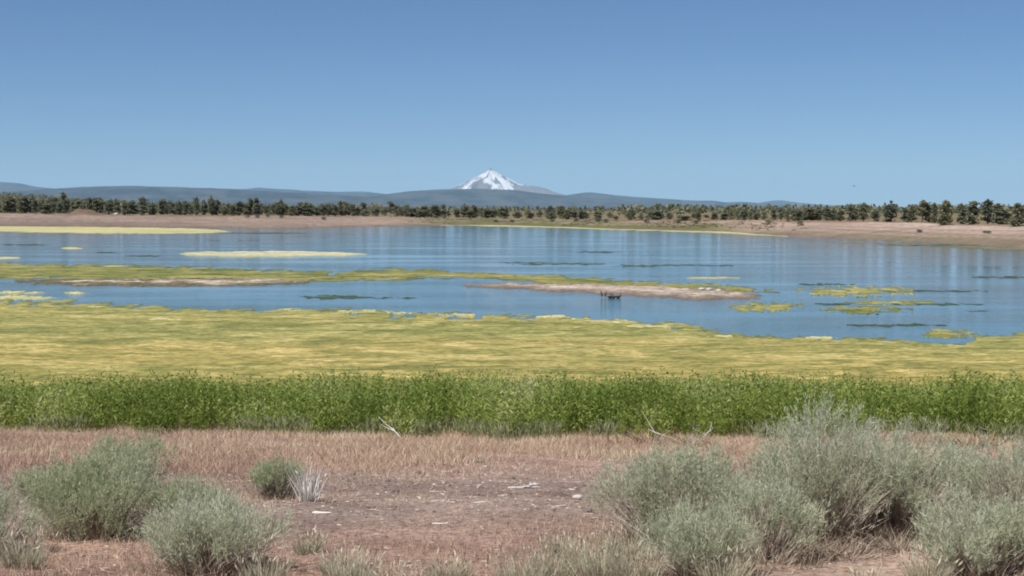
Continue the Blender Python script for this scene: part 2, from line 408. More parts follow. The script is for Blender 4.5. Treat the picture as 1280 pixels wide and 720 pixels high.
# mats and bars: each rises a little out of the water along its own ragged outline
def raft(name, top, bot, m, zamp=0.05, ragged=2.0, soft=2.0, step=(3.0, 0.6), scale=(3.0, 6.0), seed=1, label=None, cat="algae mat", group=None, kind="stuff", pad=3.0, holes=0.0, fringe=2.4):
    tx = np.array(top, float); bx = np.array(bot, float)
    x0, x1 = min(tx[0, 0], bx[0, 0]), max(tx[-1, 0], bx[-1, 0])
    pxs = np.arange(x0 - 8, x1 + 8 + step[0], step[0]); pys = np.arange(min(tx[:, 1].min(), bx[:, 1].min()) - pad, max(tx[:, 1].max(), bx[:, 1].max()) + pad, step[1])
    PX, PY = np.meshgrid(pxs, pys)
    wx, wy = on_level(PX, PY)
    T = np.interp(PX, tx[:, 0], tx[:, 1]); B = np.interp(PX, bx[:, 0], bx[:, 1])
    f = np.minimum(PY - T, B - PY)
    f = np.minimum(f, np.minimum(PX - x0, x1 - PX) * 0.12)
    nz = fbm(wx / scale[0], wy / scale[1], seed, 5)
    nz = nz + 0.45 * fbm(wx / (scale[0] * 0.28), wy / (scale[1] * 0.28), seed + 70, 3)
    f = f + ragged * nz
    if holes: f = f - holes * sstep(0.15, 0.5, fbm(wx / (scale[0] * 0.6), wy / scale[1], seed + 50, 4)) * sstep(26, 4, f)
    z = zamp * np.tanh(f / soft) * (0.75 + 0.5 * fbm(wx / 0.8, wy / 2, seed + 9, 3))
    V = np.stack([wx, wy, z], -1).reshape(-1, 3)
    ok = f > -1.2 * soft
    keep = ok[:-1, :-1] | ok[1:, :-1] | ok[:-1, 1:] | ok[1:, 1:]
    F = grid_faces(len(pys), len(pxs), keep)[:, ::-1]
    V, F, e = compact(V, F, np.clip(f / max(soft * 3, fringe), 0, 1).ravel())
    o = link(name, mesh(name, V, F, {"edge": e}, smooth=True), m)
    return tag(o, label, cat, group, kind)

def patch(name, cx, cy, rx, ry, m, **k):
    u = np.linspace(-1, 1, 13); h = np.sqrt(np.maximum(0, 1 - u * u))
    return raft(name, np.stack([cx + rx * u, cy - ry * h], -1), np.stack([cx + rx * u, cy + ry * h], -1), m, **k)

main_top = [(-260, 366), (0, 374), (60, 376), (100, 378), (150, 381), (225, 382), (300, 385), (350, 386), (450, 388), (525, 391), (600, 393), (690, 394), (730, 396), (790, 400), (850, 405), (900, 413), (950, 419), (1000, 421), (1100, 424), (1145, 428), (1180, 434), (1205, 433), (1222, 420), (1280, 416), (1600, 410)]
main_bot = [(-260, 530), (1600, 530)]
raft("algae_mat", main_top, main_bot, M_algae, 0.05, 6.5, 1.2, (2.5, 0.6), (1.6, 3.2), 5, "broad yellow-green algae mat covering the shallows behind the green weeds", pad=10, holes=8.0, fringe=5.0)
raft("algae_mat", [(-260, 322), (0, 329), (150, 331), (250, 334), (420, 340), (480, 336), (560, 339), (640, 342), (700, 345), (800, 351), (900, 356), (968, 362)],
     [(-260, 348), (0, 349), (120, 351), (260, 352), (385, 353), (450, 352), (520, 349), (590, 348), (640, 350), (700, 355), (800, 361), (900, 367), (968, 366)],
     M_algae2, 0.06, 3.4, 0.9, (2.0, 0.4), (1.8, 4.5), 15, "long olive algae strip crossing the lake beside the gravel bar", holes=4.0, pad=5)
raft("algae_mat", [(-300, 278), (0, 281), (100, 283), (180, 284), (270, 286.5), (295, 290)], [(-300, 287), (0, 289.5), (100, 291.5), (200, 292.5), (295, 290.5)], M_pale, 0.10, 1.6, 0.7, (2, 0.2), (5, 14), 25,
     "pale yellow algae band lying along the far beach by the brown mound", pad=2)
raft("algae_mat", [(540, 280.5), (600, 280.6), (700, 283), (800, 286), (900, 289), (985, 294.5)], [(540, 281.5), (600, 282.4), (700, 285), (800, 288.2), (900, 291.5), (985, 296)], M_pale, 0.12, 1.1, 0.4, (2, 0.15), (5, 14), 35,
     "thin pale algae rim along the olive far shore below the peak", pad=2)
raft("algae_mat", [(1040, 302), (1120, 304), (1200, 307), (1330, 312)], [(1040, 303), (1120, 306), (1200, 310), (1330, 316)], M_bank, 0.05, 3.2, 0.4, (2, 0.2), (2.4, 5), 45,
     "olive algae fringe at the foot of the pale pink beach", pad=2)
patch("algae_mat", 1070, 364.5, 66, 4.2, M_algae, ragged=7.5, soft=0.5, zamp=0.05, step=(2, 0.3), scale=(0.55, 1.6), seed=61, label="bright yellow algae patch off the tip of the gravel bar, largest of the loose ones")
patch("algae_mat", 1120, 378.5, 58, 2.2, M_algae, ragged=3.2, soft=0.5, zamp=0.04, step=(2, 0.3), scale=(0.55, 1.6), seed=63, label="thin yellow algae streak trailing into dark weed on open water")
patch("algae_mat", 957, 384, 38, 4.0, M_algae, ragged=7.5, soft=0.5, zamp=0.05, step=(2, 0.3), scale=(0.55, 1.6), seed=65, label="small yellow-green algae patch just before the gravel bar's dark end")
patch("algae_mat", 1082, 387, 52, 3.0, M_algae2, ragged=7.5, soft=0.5, zamp=0.04, step=(2, 0.3), scale=(0.55, 1.6), seed=67, label="broken olive algae patch between the yellow streak and the main mat")
patch("algae_mat", 1185, 418.5, 32, 4.0, M_algae, ragged=7.5, soft=0.5, zamp=0.04, step=(2, 0.4), scale=(0.7, 1.8), seed=69, label="ragged algae patch at the mouth of the small inlet in the main mat")
patch("algae_mat", 22, 372.5, 46, 2.6, M_pale, ragged=2.6, soft=0.6, zamp=0.06, step=(2, 0.3), scale=(0.55, 1.6), seed=71, label="bleached algae patch on the edge of the main mat, cut off by open water")
patch("algae_mat", 90, 310.5, 14, 1.5, M_pale, ragged=1.0, soft=0.6, zamp=0.06, step=(1.5, 0.25), scale=(1.6, 4), seed=73, label="tiny pale algae patch alone on open water beside the dried bar")
patch("algae_mat", 2, 322.5, 26, 1.4, M_pale, ragged=1.0, soft=0.6, zamp=0.06, step=(1.5, 0.25), scale=(1.6, 4), seed=75, label="small pale algae sliver just beyond the long olive strip")
patch("algae_mat", 145, 333, 18, 1.0, M_pale, ragged=0.3, soft=0.5, zamp=0.08, step=(1.5, 0.25), scale=(1.6, 4), seed=77, label="thin bleached line of algae on the far edge of the olive strip")
patch("algae_mat", 890, 347.5, 36, 0.9, M_pale, ragged=1.0, soft=0.5, zamp=0.06, step=(1.5, 0.2), scale=(1.6, 4), seed=79, label="thin whitish algae line floating beyond the end of the olive strip")
for i, (cx, cy, rx, ry) in enumerate([(505, 391.5, 26, 1.2), (455, 389.5, 30, 1.0), (365, 387, 16, 0.8), (575, 394, 22, 1.5), (690, 397, 22, 1.6), (725, 399, 12, 1.0), (818, 408.5, 34, 1.6), (780, 403, 20, 1.0), (905, 421, 24, 1.2), (1030, 423, 22, 0.9), (125, 384, 14, 0.9), (200, 400, 18, 1.0), (20, 366, 30, 1.2), (95, 366.5, 10, 0.8)]):
    patch("algae_sliver", cx, cy, rx, ry, M_pale, ragged=2.6, soft=0.5, zamp=0.075, step=(1.5, 0.25), scale=(0.5, 1.4), seed=140 + i, pad=2,
          label="bleached sliver of algae along the open-water edge of the broad mat", cat="algae mat", group="bleached slivers along the broad mat")
for i, (cx, cy, rx, ry) in enumerate([(748, 315, 22, 0.9), (700, 330, 60, 0.9), (800, 332.5, 26, 1.1), (850, 331.5, 36, 0.6), (655, 328, 30, 0.6), (1030, 355.5, 32, 1.0), (1160, 364, 80, 0.9), (1250, 346.5, 30, 1.0), (1165, 380.5, 62, 1.2), (1040, 380, 20, 1.2), (1125, 406.5, 62, 1.8), (418, 371.5, 45, 2.0), (490, 372.5, 24, 0.9), (135, 316, 14, 0.8), (180, 320, 22, 0.7), (1045, 363, 20, 0.8), (1222, 389, 12, 0.8), (900, 332, 20, 0.6), (30, 306, 34, 0.8), (330, 291.5, 60, 0.7), (1170, 306.5, 70, 0.8)]):
    patch("floating_weed", cx, cy, rx, ry, M_weed, ragged=2.2 if ry > 0.8 else 1.3, soft=0.6, zamp=0.03, step=(2, 0.2), scale=(0.55, 1.6), seed=100 + i, pad=2,
          label="dark thin streak of water weed floating on open water", cat="water weed", group="dark weed streaks on the lake")
# lone bars of gravel and mud
raft("gravel_bar", [(585, 357), (640, 355), (700, 355), (800, 358), (880, 362), (950, 368)], [(585, 358), (640, 361), (700, 364.5), (800, 370), (880, 375), (950, 373)], M_bar, 0.30, 2.2, 2.2, (2, 0.3), (1.2, 3.5), 81,
     "pinkish gravel bar with dark wet edge behind the standing birds", "gravel bar", kind="structure")
raft("mud_bar", [(20, 350), (90, 350), (260, 348.5), (388, 351)], [(20, 353), (90, 357), (260, 358), (330, 356.5), (388, 353.5)], M_mudbar, 0.22, 3.0, 1.8, (2, 0.3), (1.2, 3.5), 83,
     "brown mud bar with a whitish crest beside the olive algae strip", "mud bar", kind="structure")
raft("dried_bar", [(226, 317), (260, 314.5), (340, 314), (420, 315.5), (456, 317.5)], [(226, 318), (260, 320.5), (340, 321), (420, 320), (456, 318)], M_drybar, 0.22, 1.3, 1.2, (2, 0.25), (2, 6), 85,
     "cream-coloured dried bar lying alone in open water", "mud bar", kind="structure")

# ------------------------------------------------------------------ far hills and the snow peak
def ridge(name, sky_pts, Yd, depth, label, seed, rough=0.06, base_py=264, step=3.0):
    p = np.array(sky_pts, float)
    pxs = np.arange(p[0, 0], p[-1, 0] + step, step); k = len(pxs)
    top = np.interp(pxs, p[:, 0], p[:, 1])
    kern = np.hanning(9); kern /= kern.sum(); top = np.convolve(np.pad(top, 4, mode='edge'), kern, 'valid')
    vs = np.linspace(-1, 1, 41); Vv = []
    for v in vs:
        Yv = Yd + v * depth
        X = (pxs - 640) / FPX * Yd
        h = (HOR - top) / FPX * Yd + CAMZ
        prof = (0.5 + 0.5 * math.cos(math.pi * v)) ** 0.8
        Z = h * prof * (1 + rough * 2.2 * fbm(X / (depth * 0.35), np.full(k, Yv) / (depth * 0.35), seed, 5) * (1 - prof)) + rough * 0.25 * h * fbm(X / (depth * 0.12), np.full(k, Yv) / (depth * 0.12), seed + 3, 4) * prof
        Vv.append(np.stack([X, np.full(k, Yv), Z - 6], -1))
    V = np.concatenate(Vv)
    o = link(name, mesh(name, V, grid_faces(len(vs), k)), M_hill)
    for q in o.data.polygons: q.use_smooth = True
    tag(o, label, "hill", kind="structure")

ridge("hill", [(-500, 230), (-250, 226), (-100, 225), (0, 227), (25, 229), (45, 233), (80, 237), (300, 241), (400, 250), (520, 262)], 58000, 5000, "blue hill with a rounded shoulder behind the long low ridge", 201)
ridge("hill", [(-500, 244), (-100, 243), (0, 241), (60, 236), (110, 233.5), (160, 232), (215, 233.5), (260, 235), (320, 238), (400, 242), (480, 247), (600, 255), (700, 262)], 41000, 4500, "long low blue ridge behind the dense tree band and brown mound", 211)
ridge("hill", [(180, 246), (250, 236), (262, 234.5), (280, 235.5), (305, 236.5), (320, 234.5), (350, 236), (380, 238), (420, 240), (455, 239), (480, 242), (540, 246), (600, 258)], 62000, 4000, "faint knobbly hills between the long low ridge and the snow peak", 221, 0.1)
ridge("hill", [(380, 262), (450, 248), (480, 243), (510, 239), (545, 236.8), (600, 236), (640, 237), (665, 240), (700, 244), (760, 249), (830, 254), (900, 258), (1000, 262)], 45000, 4500, "broad dark blue ridge in front of the snow peak", 231)
ridge("hill", [(640, 262), (690, 247), (715, 242.5), (735, 240), (760, 243), (800, 246.5), (850, 249.5), (872, 251), (890, 250.5), (905, 253), (925, 252), (980, 256), (1060, 259), (1200, 262)], 57000, 4500, "blue hills trailing off from the snow peak toward the crest row of junipers", 241, 0.1)
ridge("hill", [(900, 262), (940, 255), (962, 251), (975, 250), (990, 252.5), (1030, 256), (1100, 259), (1250, 261), (1600, 260), (1800, 258)], 75000, 4000, "faintest distant hills low on the horizon behind the crest row of junipers", 251, 0.1)

# snow peak
YP = 70000.0
pk = np.array([(520, 247), (545, 240), (562, 236.5), (575, 231.5), (588, 224.5), (598, 220), (604, 216.5), (607.5, 215.5), (610, 212.5), (612, 209.5), (614, 210.5), (617, 213), (622, 216), (630, 220), (640, 225), (648, 229.5), (660, 231.5), (672, 233), (684, 236), (690, 239), (705, 243), (730, 248), (780, 254)])
pxs = np.arange(520, 780.1, 0.6); top = np.interp(pxs, pk[:, 0], pk[:, 1]); vs = np.linspace(-1, 1, 121)
PXg, VV = np.meshgrid(pxs, vs)
H = ((HOR - top) / FPX * YP)[None, :]
X = (PXg - 640) / FPX * YP; Yg = YP + VV * 5200
apx, apz = (612.5 - 640) / FPX * YP, (HOR - 209.5) / FPX * YP
ang = np.arctan2(Yg - YP, X - apx); rad = np.hypot(X - apx, Yg - YP)
rid = 1 - 2 * np.abs(fbm(ang * 3.0, rad / 2600, 301, 4)) * 1.6
Z = H * (1 - np.abs(VV) ** 0.75) + 230 * rid * np.minimum(np.abs(VV) * 6, 1) * (H / apz)
rid2 = fbm(X / 260 + VV * 5, VV * 3.0, 311, 4)
Z = Z + 90 * rid2 * np.minimum(np.abs(VV) * 8, 1) * (H / apz)
pyv = HOR - Z / YP * FPX
streak = fbm(ang * 5.0, rad / 1100, 321, 5) + 0.7 * fbm((X - apx) / 230, VV * 11, 323, 4)
snow = sstep(-0.06, 0.10, streak + 0.16 * sstep(236, 222, pyv) - 0.16 * sstep(628, 655, PXg) - 0.14 * sstep(612, 585, PXg) - 0.02)
snow = snow * sstep(668, 648, PXg + (pyv - 230)) * sstep(558, 568, PXg) * sstep(-0.05, 0.06, np.abs(PXg - 613) / 40 + (pyv - 214.0) / 20)
V = np.stack([X, Yg, Z], -1).reshape(-1, 3)
o = link("mountain", mesh("mountain", V, grid_faces(len(vs), len(pxs)), {"snow": snow.ravel()}, smooth=True), M_peak)
tag(o, "snow-streaked volcanic peak rising above the blue ridges", "mountain", kind="structure")

# ------------------------------------------------------------------ junipers and pines
def make_tree(seed, h, w, kind):
    rng = np.random.default_rng(seed)
    tr = Geo(); cr = Geo()
    k = 7; path = np.zeros((k, 3)); path[:, 2] = np.linspace(-0.25, h * 0.9, k)
    path[1:, :2] += np.cumsum(rng.normal(0, 0.02 * h / k * 3, (k - 1, 2)), 0)
    tr.add(*tube(path, np.linspace(0.045 * h * 0.6, 0.006 * h, k), 6), 0.5)
    nl = 30 if kind != 2 else 20
    for i in range(nl):
        f = rng.uniform(0.03 if kind == 0 else (0.04 if kind == 1 else 0.22), 0.97)
        if kind == 0: rr = (1 - f) ** 0.6 * min(1, 0.8 + f * 2.2)
        elif kind == 1: rr = math.sqrt(max(0, 1 - ((f - 0.42) / 0.60) ** 2))
        else: rr = math.sqrt(max(0.05, 1 - ((f - 0.66) / 0.38) ** 2))
        rr *= w * 0.5 * rng.uniform(0.6, 1.12)
        a = rng.uniform(0, 2 * math.pi)
        p0 = np.array([np.interp(f * h * 0.9, path[:, 2], path[:, 0]), np.interp(f * h * 0.9, path[:, 2], path[:, 1]), f * h * 0.9])
        p1 = p0 + np.array([math.cos(a) * rr, math.sin(a) * rr, rr * rng.uniform(0.05, 0.5)])
        tr.add(*tube(np.stack([p0, (p0 + p1) / 2 + [0, 0, -0.04 * h], p1]), [0.012 * h, 0.008 * h, 0.003 * h], 4), 0.3)
        nc = rng.integers(26, 46)
        tt = rng.uniform(0.25, 1.05, nc)
        C = p0 + (p1 - p0) * tt[:, None] + rng.normal(0, 1, (nc, 3)) * [0.055 * w + 0.02 * h, 0.055 * w + 0.02 * h, 0.030 * h]
        D = unit(rng.normal(0, 1, (nc, 3)) + [0, 0, 0.5])
        shade = np.clip(rng.normal(0.5, 0.22) + rng.normal(0, 0.16, nc), 0, 1)
        Vl, Fl = leaves(C, D, rng.uniform(0.06, 0.12, nc) * h, rng.uniform(0.035, 0.07, nc) * h, rng)
        cr.add(Vl, Fl, np.repeat(shade, 4))
    nt_ = 20
    C = np.stack([rng.normal(0, 0.025 * w, nt_), rng.normal(0, 0.025 * w, nt_), rng.uniform(0.84, 0.96, nt_) * h], -1) + [path[-1, 0], path[-1, 1], 0]
    Vl, Fl = leaves(C, rng.normal(0, 0.5, (nt_, 3)) + [0, 0, 1], 0.08 * h, 0.045 * h, rng)
    cr.add(Vl, Fl, 0.6)
    return tr.build("trunk"), cr.build("crown")

PROTO = []
for i in range(12):
    kind = [0, 0, 1, 0, 1, 2, 0, 1, 0, 2, 1, 0][i]
    w = [2.0, 2.6, 3.2, 1.7, 3.8, 3.0, 2.3, 2.8, 3.0, 2.6, 4.4, 1.4][i]
    a, c_ = make_tree(500 + i, 6.0, w, kind); a.materials.append(M_bark); c_.materials.append(M_juniper)
    PROTO.append((a, c_, w))

def tree(px, Y, h, w, label, group, rng, proto=None):
    x = (px - 640) / FPX * Y
    z = float(ground_z(np.array([x]), np.array([Y]))[0])
    if proto is None and rng.uniform() < 0.7: proto = [0, 1, 3, 6, 8, 11][int(rng.integers(0, 6))]
    if proto is None: proto = int(np.argmin([abs(p[2] / 6.0 - w / h) + rng.uniform(0, 0.15) for p in PROTO]))
    a, c_, w0 = PROTO[proto]
    sz = h / 6.0; sx = w / w0
    e = empty("juniper_tree", (x, Y, z), rng.uniform(0, 6.28), (sx, sx, sz))
    tag(e, label, "tree", group)
    link("trunk", a, None, e); link("crown", c_, None, e)

rt = np.random.default_rng(42)
def tree_px(px, top, w, label, group, back=0.0, proto=None):
    Y = float(tree_y(np.array(float(px)))) + back
    x = (px - 640) / FPX * Y; z = float(ground_z(np.array([x]), np.array([Y]))[0])
    _, zt = at_depth(px, top, Y)
    tree(px, Y, max(1.5, float(zt) - z), w / FPX * Y, label, group, rt, proto)

# loose row standing against the sky on the bare beach crest
G1 = "junipers along the bare beach crest"
ROWP = [0, 1, 8, 6, 0, 3, 8, 1, 6, 4]
row = [(1014, 260, 20, 8), (1024, 262, 14, 14), (1033, 256, 13, 6), (1041, 262, 11, 16), (1051, 262, 12, 6), (1062, 256, 14, 4), (1069, 259, 13, 9), (1079, 253, 15, 4), (1093, 261, 12, 2), (1113, 251, 18, 2), (1132, 260, 16, 8), (1139, 255, 15, 5), (1152, 250, 17, 8), (1161, 256, 13, 12), (1167, 253, 11, 4), (1181, 250, 17, -6), (1201, 254, 15, 3), (1215, 251, 15, 1), (1234, 249, 15, 8), (1247, 254, 20, 5), (1258, 262, 14, 10), (1271, 253, 20, -2), (1284, 256, 16, 0), (1300, 252, 18, 5), (1330, 250, 20, 8)]
special = {1181: "tall juniper standing forward of the others on the bare beach crest", 1093: "short lone juniper with gaps on both sides in the crest row",
           1113: "broad-based pointed juniper standing alone in the crest row", 1152: "tall round-topped juniper with sky showing through its crown"}
for px, tp, w, bk in row:
    tree_px(px, tp, w, special.get(px, "dark juniper in the loose row along the bare beach crest"), None if px in special else G1, bk, 9 if px == 1152 else ROWP[int(px) % 10])
# sparser, smaller trees between the blue hills and the olive shore
for px, tp, w in [(905, 266, 10), (914, 262, 11), (922, 263, 9), (930, 263, 12), (938, 264, 9), (946, 265, 11), (955, 265, 10), (966, 261, 10), (976, 259, 12), (984, 263, 9), (991, 262, 10), (998, 261, 10), (1006, 263, 10)]:
    tree_px(px, tp, w, "small juniper in the low gappy row between olive shore and pink beach", "junipers in the low gappy row", rt.uniform(0, 25))
# the dense band behind the long beach
tall = {265: 244.5, 321: 247, 80: 240, 350: 252, 383: 252, 430: 252, 455: 253, 581: 254.5, 593: 256, 632: 259, 688: 257, 702: 257, 815: 262, 745: 264, 790: 262, 545: 256, 530: 257}
lab_a = "dark green juniper in the dense band behind the long pale beach"
px = -40.0
while px < 905:
    base_top = np.interp(px, [0, 120, 200, 300, 430, 560, 640, 760, 900], [249, 249, 252, 254, 256, 259, 262, 265, 267])
    p = px + rt.uniform(-2, 2)
    tree_px(p, base_top + rt.normal(0, 2.8 if px < 430 else 3.2), rt.uniform(7, 14), lab_a, "junipers in the dense far band", rt.uniform(-4, 18))
    px += rt.uniform(5.5, 10) if px < 430 else rt.uniform(6, 22)
lab_b = "juniper half hidden behind the front row of the dense far band"
for p, tp in tall.items():
    lb = "tallest pointed juniper rising out of the dense far band" if p == 265 else ("slender dark juniper spire above the dense far band" if p == 321 else lab_a)
    tree_px(p, tp, 8 if p in (321, 593, 632) else 12, lb, None if p in (265, 321) else "junipers in the dense far band", rt.uniform(5, 25))
px = -40.0
while px < 900:
    base_top = np.interp(px, [0, 120, 200, 300, 430, 560, 640, 760, 900], [246, 248, 251, 254, 257, 261, 263, 266, 268])
    tree_px(px, base_top + rt.normal(0, 1.6), rt.uniform(8, 14), lab_b, "junipers behind the front row of the dense far band", rt.uniform(40, 160))
    px += rt.uniform(7, 13) if px < 430 else rt.uniform(9, 24)

# the wooded slope further back reads as one mass
g = Geo(); rs = np.random.default_rng(77)
N = 7500
ppx = rs.uniform(-160, 1380, N); yy = np.exp(rs.uniform(math.log(900), math.log(4200), N))
xx = (ppx - 640) / FPX * yy
keepm = (fbm(xx / 130, yy / 260, 401, 3) > np.where(ppx < 330, -0.42, 0.05))
xx, yy = xx[keepm], yy[keepm]; zz = ground_z(xx, yy); n = len(xx)
hh = rs.uniform(4, 8, n); ww = hh * rs.uniform(0.4, 0.75, n)
for j in range(9):
    f = rs.uniform(0.12, 0.8, n)
    C = np.stack([xx + rs.normal(0, 0.22, n) * ww * (1.1 - f), yy + rs.normal(0, 0.22, n) * ww * (1.1 - f), zz + f * hh - 0.3], -1)
    Vl, Fl = leaves(C, rs.normal(0, 0.6, (n, 3)) + [0, 0, 0.7], hh * 0.38, hh * 0.3, rs)
    g.add(Vl, Fl, np.repeat(np.clip(rs.normal(0.5, 0.2, n), 0, 1), 4))
tag(link("distant_woodland", g.build("distant_woodland"), M_juniper), "open juniper woodland on the low slopes far behind the beach", "woodland", kind="stuff")

# low scrub on the olive far shore
g = Geo(); N = 2600
ppx = rs.uniform(480, 1010, N); tf = rs.uniform(0.1, 1.05, N)
yy = shore_y(ppx) + tf * np.interp(ppx, MX, MD); xx = (ppx - 640) / FPX * yy; zz = ground_z(xx, yy)
keepm = (fbm(xx / 18, yy / 30, 411, 3) > 0.05) & (rs.uniform(0, 1, N) < np.interp(ppx, [480, 560, 760, 1010], [0.3, 1.0, 0.8, 0.10]))
xx, yy, zz = xx[keepm], yy[keepm], zz[keepm]; n = len(xx); hh = rs.uniform(0.2, 0.5, n)
for j in range(7):
    C = np.stack([xx + rs.normal(0, 0.35, n), yy + rs.normal(0, 0.35, n), zz], -1)
    Vl, Fl = leaves(C, rs.normal(0, 0.5, (n, 3)) + [0, 0, 1], hh * rs.uniform(0.7, 1.2, n), hh * 0.6, rs)
    g.add(Vl, Fl, np.repeat(rs.uniform(0, 0.75, n), 4))
tag(link("shore_scrub", g.build("shore_scrub"), M_scrub), "low olive and straw scrub along the far shore below the peak", "scrub", kind="stuff")
# single dark shrubs on that shore and beach
def small_shrub(px, py_frac, s, label, group):
    Y = float(shore_y(np.array(float(px)))) + py_frac * float(np.interp(px, MX, MD)); x = (px - 640) / FPX * Y
    e = empty("shore_shrub", (x, Y, float(ground_z(np.array([x]), np.array([Y]))[0]) - 0.1), rt.uniform(0, 6), (s * 1.6, s * 1.6, s))
    tag(e, label, "shrub", group); link("branches", SHR[0], None, e); link("foliage", SHR[1], None, e)
a, c_ = make_tree(560, 1.0, 1.1, 1); a.materials.append(M_bark); c_.materials.append(M_juniper); SHR = (a, c_)
for px, fr in [(720, 0.6), (748, 0.7), (757, 0.65), (808, 0.6), (848, 0.6), (870, 0.5), (620, 0.25), (640, 0.3), (690, 0.5), (310, 0.75), (322, 0.7), (335, 0.8), (352, 0.7), (405, 0.5), (1000, 0.6), (960, 0.65)]:
    small_shrub(px, fr, 1.5, "dark low shrub dotted on the open far shore below the trees", "shrubs dotted on the far shore")
for px, fr in [(1148, 0.45), (1231, 0.5), (1150, 0.42), (1236, 0.48)]:
    small_shrub(px, fr, 0.7, "low dark shrub lying on the bare pink beach slope", "shrubs on the pink beach slope")

# ------------------------------------------------------------------ the belt of green weeds
def ground_pts(x, y, dz=0.0): return np.stack([x, y, ground_z(x, y) + dz], -1)
def belt_front(x): return 30.5 + np.interp(x, [-13, -6, 1, 13], [1.9, 1.2, 0.0, 0.2]) + 3.0 * fbm(x / 1.3, x * 0 + 4, 501, 4)
g = Geo(); rw = np.random.default_rng(91)
N = 21000
y = 29.2 + 17.3 * rw.uniform(0, 1, N) ** 1.2; x = rw.uniform(-1, 1, N) * (y * 0.40 + 2)
front = belt_front(x)
k_ = (y > front) & (fbm(x / 0.7, y / 0.7, 509, 3) > -0.35 - 0.5 * sstep(0, 3, y - front)); x, y = x[k_], y[k_]; n = len(x)
h = (0.98 + 0.55 * fbm(x / 1.3, y / 1.3, 503, 4) + rw.normal(0, 0.17, n)) * (0.68 + 0.32 * sstep(0, 1.6, y - front[k_]))
h = np.clip(h, 0.35, 1.6)
P = ground_pts(x, y, -0.03); lean = np.stack([rw.normal(0, 0.10, n), rw.normal(0, 0.10, n), np.ones(n)], -1)
tone = np.clip(0.46 + 1.0 * fbm(x / 1.6, y / 1.6, 505, 4) + rw.normal(0, 0.13, n), 0, 1)
Vr, Fr = ribbons(P, lean, h, 0.016, 0.05, rw); g.add(Vr, Fr, np.repeat(np.clip(tone - 0.1, 0, 1), 5))
for j in range(15):
    f = rw.uniform(0.22, 1.0, n)
    C = P + lean * (h * f)[:, None]; a = rw.uniform(0, 2 * math.pi, n); up = rw.uniform(0.3, 1.3, n)
    D = np.stack([np.cos(a), np.sin(a), up], -1)
    Vl, Fl = leaves(C, D, rw.uniform(0.09, 0.19, n) * (1.15 - 0.5 * f), rw.uniform(0.022, 0.042, n), rw)
    g.add(Vl, Fl, np.repeat(np.clip(tone + 0.12 * (f - 0.5) + rw.normal(0, 0.13, n), 0, 1), 4))
tag(link("green_weeds", g.build("green_weeds"), M_weeds), "dense belt of tall bright green weeds along the near waterline", "weeds", kind="stuff")

# grey-green low weeds and dead stalks along the front of the belt
g = Geo(); N = 1500
x = rw.uniform(-14, 14, N); y = belt_front(x) + rw.normal(0.1, 0.35, N); k_ = fbm(x / 1.5, y / 3, 511, 3) > 0.08
x, y = x[k_], y[k_]; n = len(x); P = ground_pts(x, y, -0.02)
for j in range(10):
    Vl, Fl = leaves(P + np.stack([rw.normal(0, .07, n), rw.normal(0, .07, n), rw.uniform(0, .28, n)], -1), rw.normal(0, 0.35, (n, 3)) + [0, 0, 1], rw.uniform(0.12, 0.28, n), 0.022, rw)
    g.add(Vl, Fl, np.repeat(rw.uniform(0, 0.8, n), 4))
tag(link("grey_weeds", g.build("grey_weeds"), M_greyweed), "low grey-green weeds fringing the front of the green belt", "weeds", kind="stuff")

# ------------------------------------------------------------------ dry grass, straw and litter on the bank
def tint_field(x, y): return fbm(x / 1.7, y / 1.7, 521, 4)
g = Geo(); rg = np.random.default_rng(123)
N = 260000
y = np.sqrt(rg.uniform(9.2 ** 2, 34.0 ** 2, N)); x = rg.uniform(-1, 1, N) * (y * 0.40 + 1)
d = 0.52 + 1.0 * tint_field(x, y)
d = d * (1 - 0.72 * sstep(12.8, 15.2, y + 1.2 * tint_field(x, y * 0 + 3)) * sstep(22.5, 19.5, y + 1.5 * tint_field(x, y * 0 + 7)) * sstep(-4.5, -1.5, x + 0 * y))
d = d * (1 - 0.95 * sstep(1.3, 0.7, np.hypot((x - 2.9) / 1.3, (y - 11.0) / 1.0)))
k_ = rg.uniform(0, 1, N) < d; x, y = x[k_], y[k_]; n = len(x)
hb = np.where(y > 19.5, 0.145, 0.085) * rg.uniform(0.5, 1.5, n) * (1 + 0.5 * fbm(x / 1.2, y / 1.2, 525, 2))
tone = np.clip(0.46 + 0.22 * sstep(20, 25, y) + 0.55 * fbm(x / 2.0, y / 2.0, 527, 4) + rg.normal(0, 0.2, n), 0, 1)
Vr, Fr = ribbons(ground_pts(x, y, -0.01), rg.normal(0, 0.38, (n, 3)) + [0, 0, 1.0], hb, np.where(y > 19.5, 0.0075, 0.005), 0.22, rg)
g.add(Vr, Fr, np.repeat(tone, 5))
tag(link("dry_grass", g.build("dry_grass"), M_grass), "sparse reddish dry grass spread over the bank", "dry grass", kind="stuff")

g = Geo(); N = 17000
y = rg.uniform(10, 25, N); x = rg.uniform(-1, 1, N) * (y * 0.40 + 1)
k_ = rg.uniform(0, 1, N) < 0.35 + 0.5 * sstep(13, 16, y) * sstep(23, 20, y); x, y = x[k_], y[k_]; n = len(x)
a = rg.uniform(0, math.pi, n); P = ground_pts(x, y, 0.012)
D = np.stack([np.cos(a), np.sin(a), rg.normal(0, 0.1, n)], -1)
Vl, Fl = leaves(P, D, rg.uniform(0.02, 0.13, n) * rg.uniform(0.4, 1, n), rg.uniform(0.006, 0.02, n), rg); g.add(Vl, Fl, np.repeat(rg.uniform(0, 1, n), 4))
tag(link("twig_litter", g.build("twig_litter"), M_wood), "grey twig litter scattered over the worn strip of the bank", "litter", kind="stuff")

